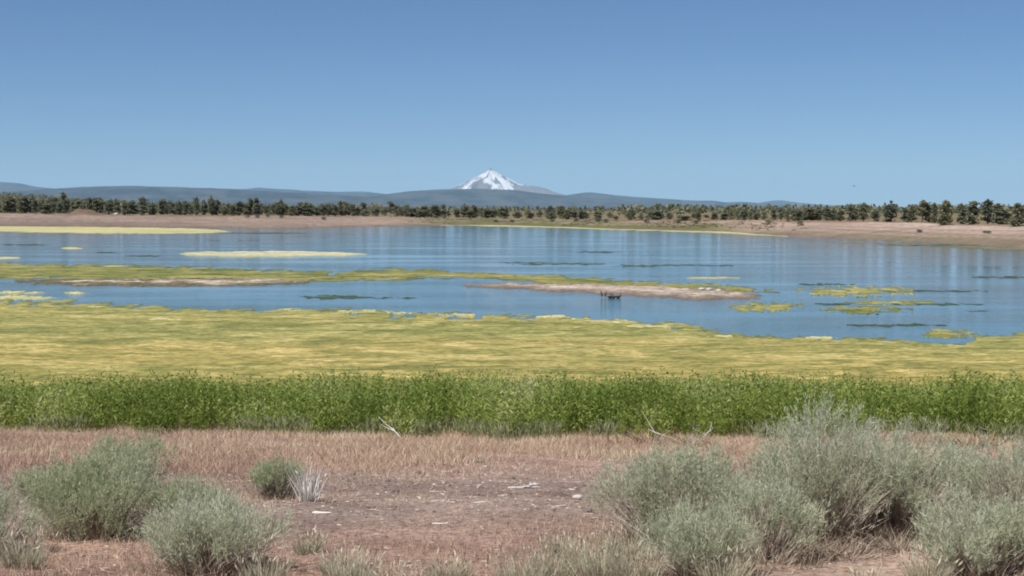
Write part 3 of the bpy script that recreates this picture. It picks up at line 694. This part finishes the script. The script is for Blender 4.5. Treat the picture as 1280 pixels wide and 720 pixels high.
# ------------------------------------------------------------------ shrubs
def bush_meshes(seed, R, H, ntw, nleaf, leafL=0.052, leafW=0.0052, upright=0.9, woody=1.0, spread=0.45, lobes=5, low=0.10):
    rng = np.random.default_rng(seed)
    LC = [np.array([0, 0, H * 0.42])]; LR = [np.array([R * 0.72, R * 0.72, H * 0.55])]
    for i in range(lobes):
        a = rng.uniform(0, 2 * math.pi); rr = R * rng.uniform(0.35, 0.62); hs = rng.uniform(0.26, 0.48)
        LC.append(np.array([math.cos(a) * rr, math.sin(a) * rr, H * hs])); s = rng.uniform(0.34, 0.52)
        LR.append(np.array([R * s, R * s, H * rng.uniform(0.32, 0.5)]))
    LC = np.array(LC); LR = np.array(LR)
    pick = rng.integers(0, len(LC), ntw); pick[: ntw // 5] = 0
    dirs = unit(rng.normal(0, 1, (ntw, 3)) + [0, 0, 0.45]); dirs[:, 2] = np.where(dirs[:, 2] < -0.25, -dirs[:, 2], dirs[:, 2])
    rad = rng.uniform(0.45, 1.2, ntw) ** 0.6
    ncl = int(95 * (R / 0.5) ** 1.4)
    cl = rng.integers(0, ncl, ntw); pk2 = rng.integers(0, len(LC), ncl); pk2[: ncl // 5] = 0
    cdir = unit(rng.normal(0, 1, (ncl, 3)) + [0, 0, 0.45]); cdir[:, 2] = np.where(cdir[:, 2] < -0.25, -cdir[:, 2], cdir[:, 2])
    crad = rng.uniform(0.45, 1.25, ncl) ** 0.6
    Ec = LC[pk2] + cdir * LR[pk2] * crad[:, None]; Ec[:, 2] = np.maximum(Ec[:, 2], low * H * rng.uniform(0.6, 1.8, ncl))
    pick = pk2[cl]; dirs = unit(cdir[cl] + rng.normal(0, 0.25, (ntw, 3)))
    E = Ec[cl] + rng.normal(0, 1, (ntw, 3)) * np.array([0.055, 0.055, 0.05]) * (0.6 + 0.6 * R)
    E[:, 2] = np.maximum(E[:, 2], low * H * rng.uniform(0.6, 1.6, ntw))
    TD = unit(dirs * [1, 1, 0.6] * (1 - upright * 0.5) + np.array([0, 0, upright]) + rng.normal(0, 0.18, (ntw, 3)))
    fol = Geo(); tl = rng.uniform(0.09, 0.2, ntw) * (0.6 + H * 0.5)
    tone = np.clip(0.5 + rng.normal(0, 0.17, ncl)[cl] + rng.normal(0, 0.10, ntw), 0.02, 0.98)
    pos = np.repeat(rng.uniform(0, 1, ntw)[:, None] * 0, nleaf, 1) + rng.uniform(-0.15, 1, (ntw, nleaf))
    C = E[:, None] + TD[:, None] * (pos * tl[:, None])[..., None] + rng.normal(0, 0.006, (ntw, nleaf, 3))
    D = TD[:, None] + rng.normal(0, spread, (ntw, nleaf, 3))
    nL = ntw * nleaf
    Vl, Fl = leaves(C.reshape(-1, 3), D.reshape(-1, 3), rng.uniform(0.6, 1.3, nL) * leafL, rng.uniform(0.7, 1.3, nL) * leafW, rng)
    fol.add(Vl, Fl, np.repeat(np.clip(np.repeat(tone, nleaf) + rng.normal(0, 0.14, nL), 0, 1), 4))
    br = Geo(); nb = int(70 * woody)
    for i in range(nb):
        e = Ec[rng.integers(0, ncl)]; b0 = np.array([rng.normal(0, 0.09 * R), rng.normal(0, 0.09 * R), -0.06])
        m1 = b0 + (e - b0) * 0.33 + rng.normal(0, 0.06, 3) * R + [0, 0, -0.05 * H]; m2 = b0 + (e - b0) * 0.68 + rng.normal(0, 0.05, 3) * R
        m1[2] = max(m1[2], 0.03)
        r0 = rng.uniform(0.006, 0.014) * (0.6 + 0.5 * H)
        br.add(*tube(np.stack([b0, m1, m2, e]), [r0, r0 * 0.75, r0 * 0.5, r0 * 0.25], 4), rng.uniform(0, 1))
    nt2 = int(700 * woody); q = rng.integers(0, ntw, nt2); e = E[q]
    s0 = e * rng.uniform(0.35, 0.6, (nt2, 1)) + rng.normal(0, 0.03, (nt2, 3)) * R; s0[:, 2] = np.maximum(s0[:, 2] - 0.05, 0.0)
    L = np.linalg.norm(e - s0, axis=1)
    Vr, Fr = ribbons(s0, e - s0, L, 0.0065, 0.08, rng); br.add(Vr, Fr, np.repeat(rng.uniform(0.2, 1, nt2), 5))
    return fol.build("foliage"), br.build("branches")

def shrub(name, px, py, R, H, seed, label, group=None, m=None, dense=1.0, cat="shrub", **k):
    x, y = on_bank(px, py); z = float(ground_z(np.array([x]), np.array([y]))[0])
    e = empty(name, (x, y, z - 0.02)); tag(e, label, cat, group)
    ntw = int(1650 * dense * (R * R / 0.5) ** 0.6)
    f, b = bush_meshes(seed, R, H, ntw, 13, **k)
    link("foliage", f, m or M_sage, e); link("branches", b, M_wood, e)
    rng = np.random.default_rng(seed + 5000); n = int(520 * (R / 0.5) ** 1.5)
    a = rng.uniform(0, 6.283, n); rr = R * rng.uniform(0.25, 0.98, n)
    P = np.stack([np.cos(a) * rr, np.sin(a) * rr, np.zeros(n)], -1)
    P[:, 2] = ground_z(P[:, 0] + x, P[:, 1] + y) - z
    D = np.stack([np.cos(a) * 0.55, np.sin(a) * 0.55, np.ones(n)], -1) + rng.normal(0, 0.45, (n, 3)); D[:, 2] = np.abs(D[:, 2]) + 0.2
    sk = Geo(); Vr, Fr = ribbons(P, D, rng.uniform(0.10, 0.32, n) * (0.6 + 0.5 * H), 0.0055, 0.2, rng); sk.add(Vr, Fr, np.repeat(rng.uniform(0, 1, n), 5))
    tag(link("dry_stems", sk.build("dry_stems"), M_skirt, e), kind="stuff")
    return e

SG = M_sage_g
shrub("sagebrush", 172, 622, 0.56, 0.70, 601, "green sagebrush at the back of its group, half hidden by the big round one", m=SG)
shrub("sagebrush", 136, 664, 0.78, 0.74, 602, "large rounded green sagebrush, biggest of the shrub group near the white stick", m=SG, dense=1.25, woody=1.4, lobes=8)
shrub("sagebrush", 236, 662, 0.48, 0.44, 603, "low green sagebrush squeezed between the big round one and the silvery one", m=SG)
shrub("rabbitbrush", 262, 712, 0.62, 0.52, 604, "silvery rabbitbrush with bare brown stems below and a pale stalk beside it", upright=1.2, woody=1.8, low=0.32)
shrub("sagebrush", 48, 622, 0.24, 0.28, 605, "small faint sagebrush alone in reddish grass behind the big round one", m=SG, dense=0.8)
shrub("sagebrush", -12, 690, 0.42, 0.45, 606, "pale straw-toned sagebrush on the outer side of the big round green one", dense=0.8)
shrub("sagebrush", 348, 618, 0.40, 0.40, 607, "small bright green sagebrush with bleached dead branches at its side", m=SG, woody=1.3, low=0.3, lobes=3)
shrub("sagebrush", 842, 682, 0.70, 0.84, 608, "upright grey sagebrush standing apart beside the open worn ground", dense=1.15, woody=1.8, lobes=7)
shrub("rabbitbrush", 872, 718, 0.50, 0.46, 609, "low wispy rabbitbrush at the foot of the upright grey sagebrush", upright=1.3, woody=1.4)
shrub("sagebrush", 1030, 672, 0.84, 1.10, 610, "tallest silvery sagebrush, its crown reaching into the green weeds", dense=1.35, woody=1.9, lobes=8)
shrub("sagebrush", 1118, 664, 0.76, 0.98, 611, "wide grey sagebrush leaning on the tallest one, dark bare twigs at its foot", dense=1.25, woody=1.9, low=0.2, lobes=8)
shrub("sagebrush", 956, 700, 0.50, 0.58, 612, "mid-sized grey sagebrush filling the gap before the tallest one", dense=1.0)
shrub("sagebrush", 1186, 640, 0.50, 0.72, 613, "sagebrush half hidden behind the wide grey one, against the green weeds", dense=0.9)
shrub("sagebrush", 1258, 668, 0.58, 0.84, 614, "grey sagebrush with brownish dead twigs, behind the low straw-coloured rabbitbrush", dense=0.9, woody=1.6)
shrub("rabbitbrush", 1216, 718, 0.52, 0.56, 615, "fan-shaped straw-coloured rabbitbrush beside the pale dust patch", m=None, upright=1.1, woody=1.6)
shrub("sagebrush", 1292, 716, 0.45, 0.60, 616, "dull sagebrush overlapping the fan-shaped rabbitbrush from behind", dense=0.8)
shrub("sagebrush", 1300, 610, 0.5, 0.62, 617, "far grey sagebrush close to the reddish hump of dead stalks", dense=0.7)
shrub("sagebrush", 905, 640, 0.42, 0.50, 618, "soft grey sagebrush behind the upright one, at the edge of tan grass", dense=0.8)

# bunches of straw and dead twig brooms
def clump(name, px, py, R, H, n, m, seed, label, cat, group=None, w=0.0045, flare=0.35, bend=0.12, part="blades"):
    rng = np.random.default_rng(seed); x, y = on_bank(px, py); z = float(ground_z(np.array([x]), np.array([y]))[0])
    a = rng.uniform(0, 6.283, n); rr = R * 0.45 * np.sqrt(rng.uniform(0, 1, n))
    P = np.stack([np.cos(a) * rr, np.sin(a) * rr, np.full(n, -0.02)], -1)
    D = np.stack([np.cos(a) * flare, np.sin(a) * flare, np.ones(n)], -1) * 1.0 + rng.normal(0, 0.16, (n, 3))
    g = Geo(); Vr, Fr = ribbons(P, D, rng.uniform(0.45, 1.1, n) * H, w, bend, rng); g.add(Vr, Fr, np.repeat(rng.uniform(0, 1, n), 5))
    e = empty(name, (x, y, z)); tag(e, label, cat, group); link(part, g.build(part), m, e)
    h2 = Geo(); q = rng.integers(0, n, max(6, n // 8))
    Vl, Fl = leaves(P[q] + D[q] * (H * 0.75), D[q] + rng.normal(0, .3, (len(q), 3)), 0.06, 0.012, rng); h2.add(Vl, Fl, np.repeat(rng.uniform(0.3, 1, len(q)), 4))
    tag(link("seed_heads", h2.build("seed_heads"), m, e), kind="stuff")
    return e
for i, (px, py, R, H) in enumerate([(428, 716, 0.30, 0.26), (440, 726, 0.34, 0.26), (562, 722, 0.30, 0.24), (650, 728, 0.32, 0.30), (690, 716, 0.36, 0.30), (728, 708, 0.34, 0.30), (752, 722, 0.36, 0.34), (780, 700, 0.30, 0.28), (795, 726, 0.36, 0.30), (30, 716, 0.3, 0.3), (385, 690, 0.22, 0.2), (330, 730, 0.3, 0.25), (905, 730, 0.34, 0.3), (1085, 728, 0.2, 0.12), (700, 690, 0.22, 0.2), (500, 730, 0.28, 0.2), (300, 668, 0.25, 0.25), (1160, 728, 0.28, 0.25)]):
    lb, gp = (("straw bunchgrass tuft in the row between open soil and the wispy rabbitbrush", "bunchgrass row by the wispy rabbitbrush") if 640 < px < 800 else
              ("sparse bunchgrass tuft at the edge of the pale dust patch", "bunchgrass by the dust patch") if px > 800 else
              ("bunchgrass tuft under the pale straw-toned sagebrush", None) if px < 60 else
              ("small lone bunchgrass tuft on bare soil near the short thick white stick", None) if px == 385 else
              ("bunchgrass tuft pressed against the silvery rabbitbrush", "bunchgrass by the silvery rabbitbrush") if px < 340 else
              ("grey-straw bunchgrass tuft on open reddish soil away from the shrubs", "bunchgrass on open soil"))
    clump("bunchgrass", px, py, R, H, 420, M_straw, 700 + i, lb, "grass tuft", gp)
clump("dead_brush", 386, 626, 0.22, 0.50, 110, M_dead, 731, "upright bleached dead brush beside the small bright green sagebrush", "dead brush", w=0.012, flare=0.22, bend=0.08, part="stems")
clump("dead_brush", 960, 650, 0.26, 0.55, 110, M_dead, 733, "slanting bleached dead stems on the side of the tallest sagebrush", "dead brush", w=0.011, flare=0.5, bend=0.1, part="stems")
clump("dead_brush", 1098, 640, 0.2, 0.72, 80, M_dead, 735, "bleached upright stems showing through the wide grey sagebrush", "dead brush", w=0.011, flare=0.2, part="stems")
for i, (px, py, n) in enumerate([(1060, 690, 190), (1130, 684, 190), (1010, 688, 120), (825, 700, 120)]):
    clump("dead_brush", px, py, 0.5, 0.30, n, M_twig, 740 + i, "tangle of dark bare twigs lying under the grey sagebrushes", "dead brush", "bare twig tangles under the sagebrushes", w=0.008, flare=1.3, bend=0.4, part="stems")
for i, (px, py, R, H, n) in enumerate([(815, 552, 0.7, 0.45, 150), (862, 554, 0.6, 0.36, 110), (770, 551, 0.5, 0.3, 80)]):
    clump("dead_stalks", px, py, R, H, n, M_driedflower, 750 + i, "brown tangle of dead stalks at the foot of the green weeds", "dead stalks", "brown dead stalks before the green belt", w=0.022, flare=0.9, bend=0.35, part="stems")
clump("dead_stalks", 1215, 560, 1.0, 0.42, 260, M_driedflower, 756, "reddish hump of dead stalks beyond the far grey sagebrush", "dead stalks", w=0.022, flare=0.9, bend=0.35, part="stems")

# single dead branches and wood on the ground
def branch(name, px, py, L, r, seed, label, group=None, az=0.0, lift=0.0, forks=1, m=None, cat="branch"):
    rng = np.random.default_rng(seed); x, y = on_bank(px, py); z = float(ground_z(np.array([x]), np.array([y]))[0])
    k = 6; t = np.linspace(-0.5, 0.5, k); d = np.array([math.cos(az), math.sin(az)])
    P = np.stack([t * L * d[0], t * L * d[1], r * 0.7 + (t + 0.5) * L * lift], -1)
    P[1:-1] += rng.normal(0, 0.035 * L, (k - 2, 3)) * [1, 1, 0.3]; P[:, 2] = np.maximum(P[:, 2], r * 0.5)
    g = Geo(); rad = r * np.array([0.6, 1.0, 0.95, 0.85, 0.7, 0.35]); g.add(*tube(P, rad, 6), rng.uniform(0.3, 1))
    for e_ in (0, k - 1): g.add(np.concatenate([tube(P, rad, 6)[0][e_ * 6: e_ * 6 + 6], [P[e_]]]), np.array([[i, (i + 1) % 6, 6] for i in range(6)]), 0.9)
    e = empty(name, (x, y, z)); tag(e, label, cat, group); link("stem", g.build("stem", True), m or M_dead, e)
    for f in range(forks):
        b0 = P[rng.integers(2, 5)]; D = np.array([d[0], d[1], lift + 0.25]) + rng.normal(0, 0.5, 3); D[2] = abs(D[2])
        Pf = np.stack([b0, b0 + D * L * 0.18, b0 + D * L * 0.32 + [0, 0, 0.02]])
        h2 = Geo(); h2.add(*tube(Pf, [r * 0.6, r * 0.4, r * 0.15], 5), rng.uniform(0.3, 1)); link("side_twig", h2.build("side_twig", True), m or M_dead, e)
    return e
branch("dead_branch", 402, 643, 0.20, 0.016, 801, "short thick white stick lying on bare soil near the bleached dead brush", az=0.05, forks=0)
branch("dead_branch", 655, 612, 0.42, 0.016, 802, "long pale stick lying flat across the middle of the worn strip", az=0.15)
branch("dead_branch", 668, 609, 0.14, 0.022, 803, "short white wood chunk against the end of the long pale stick", az=0.5, forks=0)
branch("dead_branch", 545, 616, 0.16, 0.014, 804, "small wood scrap lying level with the grey stone on the worn strip", "wood scraps", az=0.1, forks=0, m=M_wood)
for i, (px, py, L, az) in enumerate([(545, 628, 0.12, 0.4), (590, 623, 0.18, -0.2), (550, 653, 0.16, 0.1), (627, 671, 0.08, 1.2), (600, 630, 0.2, 0.3), (470, 640, 0.16, -0.3), (700, 633, 0.14, 0.6), (740, 640, 0.16, -0.5), (455, 700, 0.14, 0.8), (560, 590, 0.2, 0.2), (610, 585, 0.2, -0.1), (580, 706, 0.12, 0.2)]):
    branch("twig", px, py, L, 0.008, 820 + i, "thin grey twig lying loose on the reddish bank", "loose twigs on the bank", az, 0.0, 1, M_wood if i % 2 else None, "twig")
branch("dead_branch", 490, 546, 0.7, 0.016, 840, "pale forked dead branch propped against the front of the green weeds", az=2.4, lift=0.55, forks=3)
branch("dead_branch", 380, 540, 0.8, 0.014, 841, "thin pale branch leaning into the green weeds behind the bright green sagebrush", az=2.1, lift=0.5, forks=2)
branch("dead_branch", 835, 552, 0.8, 0.010, 842, "long arched pale branch above the brown dead stalks", az=2.9, lift=0.35, forks=3)
branch("dead_branch", 878, 553, 0.6, 0.009, 843, "short leaning pale branch at the end of the brown dead stalks", az=0.6, lift=0.5, forks=3)
clump("grass_stalk", 316, 716, 0.02, 0.46, 3, M_dead, 850, "single tall pale grass stalk in front of the silvery rabbitbrush", "grass stalk", w=0.009, flare=0.05, bend=0.03, part="stem")

def stone_mesh(seed, name="stone"):
    rng = np.random.default_rng(seed); nu, nv = 9, 6; V = []
    for j in range(nv):
        for i in range(nu):
            a = i / nu * 2 * math.pi; b = (j / (nv - 1) - 0.5) * math.pi
            V.append([math.cos(a) * math.cos(b), math.sin(a) * math.cos(b), 0.65 * math.sin(b)])
    V = np.array(V); V *= (1 + 0.28 * fbm(V[:, 0] * 1.7 + seed, V[:, 1] * 1.7 + V[:, 2], seed, 3))[:, None]
    F = [[j * nu + i, j * nu + (i + 1) % nu, (j + 1) * nu + (i + 1) % nu, (j + 1) * nu + i] for j in range(nv - 1) for i in range(nu)]
    return mesh(name, V, np.array(F), {"rnd": np.clip(0.5 + 0.4 * rng.normal(size=len(V)), 0, 1)})
SM = [stone_mesh(900 + i) for i in range(4)]
for q in SM: q.materials.append(M_stone)
for i, (px, py, s) in enumerate([(372, 687, 0.035), (484, 600, 0.05), (523, 590, 0.04), (600, 580, 0.05), (672, 668, 0.03), (575, 672, 0.03), (495, 612, 0.05), (440, 592, 0.04), (640, 596, 0.04), (320, 704, 0.04), (735, 636, 0.05)]):
    x, y = on_bank(px, py); z = float(ground_z(np.array([x]), np.array([y]))[0])
    o = link("stone", SM[i % 4], None, None, (x, y, z + s * 0.3), i * 1.3, (s * 1.3, s, s))
    tag(o, "small dark stone half sunk in the reddish bank", "stone", "dark stones on the bank")
x, y = on_bank(722, 622); z = float(ground_z(np.array([x]), np.array([y]))[0])
me = stone_mesh(950); me.materials.append(M_palestone)
tag(link("stone", me, None, None, (x, y, z + 0.03), 0.3, (0.07, 0.05, 0.045)), "pale flat stone on the worn strip near the upright grey sagebrush", "stone")
# boulder by the mound on the far beach, white stones on the gravel bar
Y = float(tree_y(np.array(146.0))) - 3; x = (146 - 640) / FPX * Y
me = stone_mesh(951); me.materials.append(M_palestone)
tag(link("boulder", me, None, None, (x, Y, float(ground_z(np.array([x]), np.array([Y]))[0]) + 0.35), 0.3, (1.0, 0.8, 0.95)), "white boulder under the far trees beside the brown mound", "boulder")
for i, (px, py, s) in enumerate([(877, 361.5, 0.20), (886, 362, 0.26), (898, 363, 0.18)]):
    x, y = on_level(px, py + 4, 0.0); me = stone_mesh(960 + i); me.materials.append(M_palestone)
    tag(link("white_stone", me, None, None, (float(x), float(y), 0.26), i, (s * 1.5, s, s * 0.8)), "white stone on the crest of the pinkish gravel bar", "stone", "white stones on the gravel bar")

# ------------------------------------------------------------------ birds
def ellipsoid_path(pts, rad, n=8): return tube(np.array(pts, float), np.array(rad, float), n)
def bird(px, py, upright, s, rz, label, group=None):
    x, y = on_level(px, py, 0.0); e = empty("water_bird", (float(x), float(y), 0.0), rz, s); tag(e, label, "bird", group)
    g = Geo()
    if upright:
        g.add(*ellipsoid_path([(-.16, 0, .12), (-.10, 0, .17), (-.02, 0, .24), (.05, 0, .32), (.085, 0, .40), (.10, 0, .47), (.115, 0, .53), (.15, 0, .565), (.18, 0, .565)], [.01, .05, .085, .075, .042, .03, .03, .038, .012]), 0.3)
        bill = [(.175, 0, .565), (.24, 0, .555)]; wing = [(.03, .07, .31), (-.06, .085, .22), (-.17, .05, .11)]
    else:
        g.add(*ellipsoid_path([(-.26, 0, .12), (-.18, 0, .08), (-.06, 0, .07), (.08, 0, .075), (.15, 0, .12), (.165, 0, .19), (.175, 0, .245), (.21, 0, .275), (.245, 0, .27)], [.008, .05, .085, .075, .045, .028, .03, .038, .012]), 0.3)
        bill = [(.24, 0, .27), (.30, 0, .255)]; wing = [(.06, .06, .10), (-.06, .085, .11), (-.22, .04, .13)]
    link("body", g.build("body", True), M_feather, e)
    h = Geo(); h.add(*tube(bill, [.014, .004], 5), 0.5); link("bill", h.build("bill", True), M_bill, e)
    for sgn in (1, -1):
        w = Geo(); w.add(*tube(np.array(wing) * [1, sgn, 1], [.02, .035, .006], 6), 0.9); link("wing", w.build("wing", True), M_feather, e)
        if upright:
            l = Geo(); l.add(*tube([(-.02, .035 * sgn, .19), (-.01, .035 * sgn, .08), (.0, .035 * sgn, -.03), (.05, .035 * sgn, -.04)], [.016, .009, .008, .006], 5), 0.2); link("leg", l.build("leg", True), M_bill, e)
bird(752, 372.0, True, 0.9, 1.9, "dark bird standing upright in shallow water, outermost of the little group", None)
bird(757, 372.0, True, 0.85, 1.2, "dark bird standing upright in shallow water between its standing and swimming mates", None)
for px, rz in ((763, 0.1), (766.5, 3.0), (773, 0.2)):
    bird(px, 372.3, False, 1.0, rz, "dark bird sitting low on the water beside the gravel bar", "swimming birds by the gravel bar")
# a soaring bird far above the trees
e = empty("soaring_bird", (float(at_depth(1068, 232.5, 260.0)[0]), 260.0, float(at_depth(1068, 232.5, 260.0)[1])), 0.0, 1.1)
tag(e, "distant bird gliding in clear sky above the trees", "bird")
g = Geo(); g.add(*tube([(0, -.3, 0), (0, -.12, 0), (0, .1, 0), (0, .26, 0.01)], [.02, .07, .07, .02], 6), 0.3); link("body", g.build("body", True), M_feather, e)
for sgn in (1, -1):
    w = Geo(); w.add(np.array([(0.03 * sgn, -.10, .02), (0.03 * sgn, .12, .02), (.35 * sgn, .10, .07), (.62 * sgn, -.02, .05), (.35 * sgn, -.12, .07), (.35 * sgn, 0, .055), (0.03 * sgn, 0, -.01)]), [np.array([[0, 1, 2, 4], [0, 4, 5, 6], [1, 6, 5, 2]]), np.array([[4, 2, 3], [4, 3, 5], [5, 3, 2]])], 0.7)
    link("wing", w.build("wing"), M_feather, e)

# ------------------------------------------------------------------ the air between here and the peak
hb = 155000.0; zt = 2700.0; zb = -4.0
V = np.array([(-hb, -hb, zb), (hb, -hb, zb), (hb, hb, zb), (-hb, hb, zb), (-hb, -hb, zt), (hb, -hb, zt), (hb, hb, zt), (-hb, hb, zt)])
F = np.array([[0, 3, 2, 1], [4, 5, 6, 7], [0, 1, 5, 4], [1, 2, 6, 5], [2, 3, 7, 6], [3, 0, 4, 7]])
M_haze = bpy.data.materials.new("haze"); M_haze.use_nodes = True; nt = M_haze.node_tree
nt.nodes.remove(nt.nodes["Principled BSDF"]); pv = nt.nodes.new("ShaderNodeVolumePrincipled")
pv.inputs["Color"].default_value = (0.42, 0.70, 0.98, 1); pv.inputs["Density"].default_value = 1.0e-5; pv.inputs["Anisotropy"].default_value = 0.0
nt.links.new(pv.outputs[0], nt.nodes["Material Output"].inputs["Volume"])
o = link("haze", mesh("haze", V, F), M_haze)
tag(o, "thin blue summer haze filling the air out to the peak", "haze", kind="stuff")
